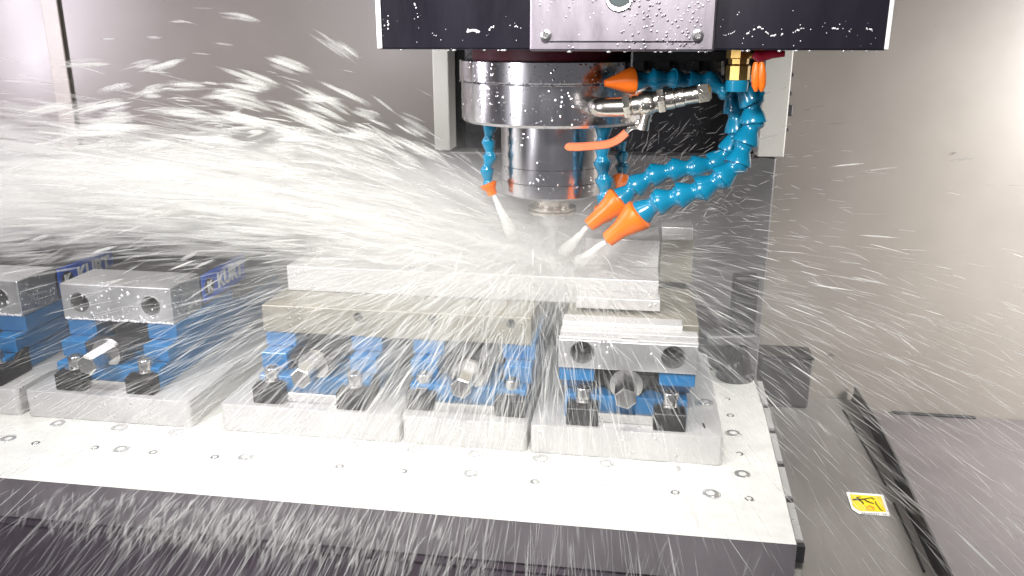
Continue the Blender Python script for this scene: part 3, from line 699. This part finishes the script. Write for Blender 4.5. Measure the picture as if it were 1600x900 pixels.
def streaks(name, p0, v, dt, rad, dens, K=4, g=9.8, mtl=None):
    """each row: a ligament of coolant from p0 flying with v, drawn out over dt seconds; three-sided, tapering to both ends"""
    n = len(p0); ts = np.linspace(0, 1, K)
    prof = np.interp(ts, [0, .3, .7, 1], [.12, 1, 1, .12]); dprof = np.interp(ts, [0, .33, .67, 1], [.0, 1, 1, .0])
    T = ts[None, :, None]*dt[:, None, None]
    C = p0[:, None, :]+v[:, None, :]*T; C[:, :, 2] -= .5*g*T[:, :, 0]**2
    tan = v.copy(); tan /= np.linalg.norm(tan, axis=1, keepdims=True)+1e-9
    ref = np.tile(np.array([[.3, .2, .93]]), (n, 1)); s = np.cross(tan, ref); s /= np.linalg.norm(s, axis=1, keepdims=True)+1e-9
    w = np.cross(s, tan); ph = RNG.uniform(0, 6.28, n)
    V = np.zeros((n, K, 3, 3)); A = np.zeros((n, K, 3))
    for k3 in range(3):
        c = np.cos(ph+k3*2.0944)[:, None, None]; s_ = np.sin(ph+k3*2.0944)[:, None, None]
        V[:, :, k3, :] = C+(s[:, None, :]*c+w[:, None, :]*s_)*(rad[:, None]*prof[None, :])[:, :, None]
        A[:, :, k3] = dens[:, None]*dprof[None, :]
    idx = np.arange(n*K*3).reshape(n, K, 3); F = []
    for k in range(K-1):
        for a3 in range(3):
            b3 = (a3+1) % 3
            F.append(np.stack([idx[:, k, a3], idx[:, k, b3], idx[:, k+1, b3], idx[:, k+1, a3]], -1))
    F = np.concatenate(F, 0); me = bpy.data.meshes.new(name)
    me.vertices.add(n*K*3); me.vertices.foreach_set('co', V.reshape(-1).astype(np.float32))
    me.loops.add(len(F)*4); me.loops.foreach_set('vertex_index', F.reshape(-1).astype(np.int32))
    me.polygons.add(len(F)); me.polygons.foreach_set('loop_start', np.arange(0, len(F)*4, 4, dtype=np.int32))
    me.polygons.foreach_set('use_smooth', np.ones(len(F), dtype=bool))
    me.update(calc_edges=True); at_ = me.attributes.new('wetness', 'FLOAT', 'POINT'); at_.data.foreach_set('value', A.reshape(-1).astype(np.float32))
    o_ = link(name, me, mtl or M['spray']); return tag(o_, kind='stuff')

def emit(n, az, azs, el, els, sp0, sp1, tmin, tmax, jit=.03, src=SRC, zmin=None, uni=False):
    a = np.radians(RNG.uniform(az-azs, az+azs, n) if uni else RNG.normal(az, azs, n)); e_ = np.radians(RNG.normal(el, els, n))
    s = RNG.uniform(sp0, sp1, n); t = RNG.uniform(tmin, tmax, n)
    v = np.stack([np.cos(e_)*np.cos(a), np.cos(e_)*np.sin(a), np.sin(e_)], 1)*s[:, None]
    p = src+RNG.normal(0, jit, (n, 3))*np.array([1, 1, .4])
    q = p+v*t[:, None]; q[:, 2] -= 4.9*t*t; v2 = v.copy(); v2[:, 2] -= 9.8*t
    k = np.ones(n, bool)
    if zmin is not None: k &= q[:, 2] > zmin
    return q[k], v2[k]

def spray(name, n, az, azs, el, els, s0, s1, t0, t1, r0, r1, d0, d1, ex=.017, jit=.045, zmin=-.2, uni=False, src=SRC):
    q, v = emit(n, az, azs, el, els, s0, s1, t0, t1, jit, src, zmin, uni); n = len(q)
    keep = q[:, 1] > .45; q, v = q[keep], v[keep]; n = len(q)
    dt = ex*RNG.uniform(.6, 1.3, n); rad = r0*(r1/r0)**(RNG.uniform(0, 1, n)**1.6); dens = RNG.uniform(d0, d1, n)
    return streaks(name, q, v, dt, rad, dens)
# main plume thrown to the left
spray('coolant_plume', 5500, 179, 7, 14, 3.4, 3.8, 6.4, .008, .18, .0005, .0022, .07, .30, zmin=.178)
spray('coolant_plume', 3600, 178, 7, 13.5, 2.6, 4.4, 6.4, .010, .17, .0022, .0062, .05, .17, ex=.022, zmin=.178)
spray('coolant_sheet', 700, 212, 14, -2, 6, 1.6, 3.2, .004, .09, .0008, .0030, .03, .12, zmin=.0)
spray('coolant_sheet', 400, 318, 16, -2, 6, 1.4, 2.8, .004, .08, .0006, .0024, .03, .12, zmin=.0)
spray('coolant_plume', 900, 178, 9, 31, 7, 2.4, 3.4, .03, .24, .0006, .0030, .12, .5)
# heavy drops above the plume
q, v = emit(105, 178, 9, 36, 7, 2.5, 3.6, .07, .27, .02)
n = len(q); rep = 9
qq = np.repeat(q, rep, 0)+RNG.normal(0, 1, (n*rep, 3))*np.array([.006, .004, .0028]); vv = np.repeat(v, rep, 0)*RNG.uniform(.97, 1.03, (n*rep, 1))
streaks('coolant_drops_flying', qq, vv, .028*RNG.uniform(.5, 1.3, n*rep), RNG.uniform(.0014, .0034, n*rep), RNG.uniform(.12, .36, n*rep))
# lower left sheet, over the left vises
spray('coolant_sheet', 3000, 202, 16, 0, 8, 2.2, 4.5, .03, .24, .0003, .0010, .06, .25, zmin=.0, ex=.016)
# towards the viewer, falling over the jaws and the plate
spray('coolant_sheet', 7600, 241, 24, 3, 11, 1.0, 2.6, .03, .27, .00025, .0013, .06, .26, zmin=-.1, ex=.026)
spray('coolant_sheet', 2200, 285, 20, 2, 11, .8, 2.2, .03, .28, .0002, .0006, .05, .20, zmin=-.1, ex=.026)
# right hand fan
spray('coolant_fan', 2000, -24, 20, 2, 8, 2.0, 4.2, .02, .26, .00022, .0006, .08, .36, zmin=-.25, ex=.016)
spray('coolant_fan', 160, -30, 16, 12, 8, 2.6, 4.6, .08, .26, .0004, .0010, .3, .8, zmin=-.25, ex=.012)
# upward fine spray round the hoses
spray('coolant_fan', 900, 40, 40, 48, 14, 1.2, 2.4, .02, .16, .0003, .0006, .2, .6, zmin=.1, src=np.array([-.03, 1.06, .2]))
# run-off in front of the plate
nq = 650; q = np.stack([RNG.uniform(-.8, .16, nq), RNG.uniform(.66, .715, nq), RNG.uniform(-.16, .01, nq)], 1)
v = np.stack([-.35-.9*np.clip(-(q[:, 0]+.0)/.7, 0, 1)+RNG.normal(0, .12, nq), RNG.normal(-.25, .1, nq), RNG.normal(-1.3, .25, nq)], 1)
streaks('coolant_runoff', q, v, .036*RNG.uniform(.5, 1.3, nq), RNG.uniform(.0004, .0016, nq), RNG.uniform(.03, .13, nq))
nq = 700; q = np.stack([RNG.normal(-.40, .13, nq), RNG.uniform(.695, .716, nq), RNG.uniform(-.05, .004, nq)], 1)
v = np.stack([RNG.normal(-.35, .2, nq), RNG.normal(-.3, .1, nq), RNG.normal(-.75, .25, nq)], 1)
streaks('coolant_runoff', q, v, .022*RNG.uniform(.6, 1.3, nq), RNG.uniform(.0006, .0022, nq), RNG.uniform(.06, .24, nq))
# jets leaving the nozzles
for a_, b_, lb in (((771, 305, 1.015), (803, 374, 1.0), 'white coolant jet from the short left hose'), ((946, 378, .945), (905, 410, .975), 'white coolant jet from the lower orange nozzle'), ((917, 356, .975), (880, 395, 1.0), 'white coolant jet from the upper orange nozzle')):
    p_, q_ = ony(*a_), ony(*b_); bm = bmesh.new(); ps = [p_.lerp(q_, k/9) for k in range(10)]
    tube(bm, [c+Vector((random.gauss(0, .0006), 0, random.gauss(0, .0006))) for c in ps], [.0026+.00055*k*(.7+.6*random.random()) for k in range(10)], 10)
    o_ = obj('coolant_jet', bm, M['spray'], smooth=True, angle=None); tag(o_, lb, 'coolant jet', 'coolant jets from the nozzles')
    at_ = o_.data.attributes.new('wetness', 'FLOAT', 'POINT'); nv = len(o_.data.vertices)
    at_.data.foreach_set('value', np.interp(np.arange(nv)//10, [0, 2, 9], [.9, .8, .2]).astype(np.float32))

# mist: one closed body of air with milky droplets, densest in the plume and round the cutter
def mist():
    o_ = obj('coolant_mist', B(-1.62, .30, .72, 1.36, .0, .44, bev=0), None); tag(o_, kind='stuff')
    S = bpy.data.materials.new('coolant_mist'); S.use_nodes = True; nt = S.node_tree; N = nt.nodes; L = nt.links
    for n_ in list(N): N.remove(n_)
    out = N.new('ShaderNodeOutputMaterial'); pv = N.new('ShaderNodeVolumePrincipled'); L.new(pv.outputs[0], out.inputs['Volume'])
    pv.inputs['Color'].default_value = (.99, .99, .965, 1); pv.inputs['Anisotropy'].default_value = .0
    def m_(op, a, b=None, c=None):
        n_ = N.new('ShaderNodeMath'); n_.operation = op
        for i, x in enumerate((a, b, c)):
            if x is None: continue
            if isinstance(x, (int, float)): n_.inputs[i].default_value = x
            else: L.new(x, n_.inputs[i])
        return n_.outputs[0]
    tc = N.new('ShaderNodeTexCoord'); sub = N.new('ShaderNodeVectorMath'); sub.operation = 'SUBTRACT'; sub.inputs[1].default_value = tuple(SRC)
    L.new(tc.outputs['Object'], sub.inputs[0]); sx = N.new('ShaderNodeSeparateXYZ'); L.new(sub.outputs[0], sx.inputs[0])
    X, Y, Z = sx.outputs
    u = m_('MAXIMUM', m_('MULTIPLY', X, -1.0), 0.0)
    zc = m_('ADD', m_('MULTIPLY', u, .26), m_('MULTIPLY', m_('MULTIPLY', u, u), -.30)); zc = m_('ADD', zc, .036)
    rz = m_('MAXIMUM', m_('ADD', m_('MULTIPLY', u, -.025), .048), .02); ry = m_('ADD', m_('MULTIPLY', u, .16), .05)
    dz = m_('DIVIDE', m_('SUBTRACT', Z, zc), rz); dy = m_('DIVIDE', Y, ry)
    r2 = m_('ADD', m_('MULTIPLY', dz, dz), m_('MULTIPLY', dy, dy))
    core = m_('EXPONENT', m_('MULTIPLY', r2, -1.0))
    rmp = N.new('ShaderNodeMapRange'); rmp.interpolation_type = 'SMOOTHSTEP'; rmp.inputs[1].default_value = .0; rmp.inputs[2].default_value = .12; rmp.inputs[3].default_value = .12; L.new(u, rmp.inputs[0]); core = m_('MULTIPLY', core, rmp.outputs[0])
    left = m_('MULTIPLY', core, m_('MULTIPLY', m_('SUBTRACT', 1.0, m_('MINIMUM', m_('MULTIPLY', m_('MAXIMUM', X, 0.), 9), 1.)), m_('DIVIDE', 1.0, m_('ADD', 1.0, m_('MULTIPLY', u, 2.0)))))
    # cloud over the workpiece
    ex_, ey_, ez_ = m_('DIVIDE', m_('ADD', X, .10), .16), m_('DIVIDE', m_('ADD', Y, -.02), .13), m_('DIVIDE', m_('ADD', Z, -.022), .042)
    cl = m_('EXPONENT', m_('MULTIPLY', m_('ADD', m_('ADD', m_('MULTIPLY', ex_, ex_), m_('MULTIPLY', ey_, ey_)), m_('MULTIPLY', ez_, ez_)), -1.0))
    # thin mist hanging around
    fx_, fy_, fz_ = m_('DIVIDE', m_('ADD', X, .15), .50), m_('DIVIDE', m_('ADD', Y, .10), .24), m_('DIVIDE', m_('ADD', Z, .06), .10)
    th_ = m_('EXPONENT', m_('MULTIPLY', m_('ADD', m_('ADD', m_('MULTIPLY', fx_, fx_), m_('MULTIPLY', fy_, fy_)), m_('MULTIPLY', fz_, fz_)), -1.0))
    nm = N.new('ShaderNodeVectorMath'); nm.operation = 'NORMALIZE'; L.new(sub.outputs[0], nm.inputs[0])
    ln = N.new('ShaderNodeVectorMath'); ln.operation = 'LENGTH'; L.new(sub.outputs[0], ln.inputs[0])
    no = N.new('ShaderNodeTexNoise'); no.noise_dimensions = '4D'; no.inputs['Scale'].default_value = 9; no.inputs['Detail'].default_value = 3.5; no.inputs['Roughness'].default_value = .65
    L.new(nm.outputs[0], no.inputs['Vector']); L.new(m_('MULTIPLY', ln.outputs['Value'], .45), no.inputs['W'])
    mr = N.new('ShaderNodeMapRange'); mr.inputs[1].default_value = .42; mr.inputs[2].default_value = .64; mr.inputs[3].default_value = .08; mr.inputs[4].default_value = 1.7; L.new(no.outputs['Fac'], mr.inputs[0])
    dens = m_('ADD', m_('MULTIPLY', m_('MULTIPLY', left, 40.0), mr.outputs[0]), m_('ADD', m_('MULTIPLY', m_('MULTIPLY', cl, 30.0), m_('ADD', m_('MULTIPLY', mr.outputs[0], .5), .5)), m_('MULTIPLY', m_('MULTIPLY', th_, 1.1), mr.outputs[0])))
    L.new(dens, pv.inputs['Density'])
    S.cycles.volume_step_rate = .8
    o_.data.materials.append(S)
mist()

# chips stuck to the right wall
for i, (x_, y_, lb) in enumerate(((1300, 556, 'dark wet metal chip stuck to the wall above the wiper lip'), (1491, 240, 'small curled chip on the upper right wall'), (1463, 41, 'tiny chip near the top right of the wall'))):
    c_ = ony(x_, y_, WY-.002); bm = bmesh.new(); s_ = (.005, .0022, .0012)[i]
    tube(bm, [c_+Vector((s_*math.cos(k*.8)*(1+.1*k), -.001, s_*.8*math.sin(k*.8))) for k in range(6)], s_*.18, 6)
    tag(obj('metal_chip', bm, M['dark'], smooth=True), lb, 'metal chip', 'metal chips on the wall')
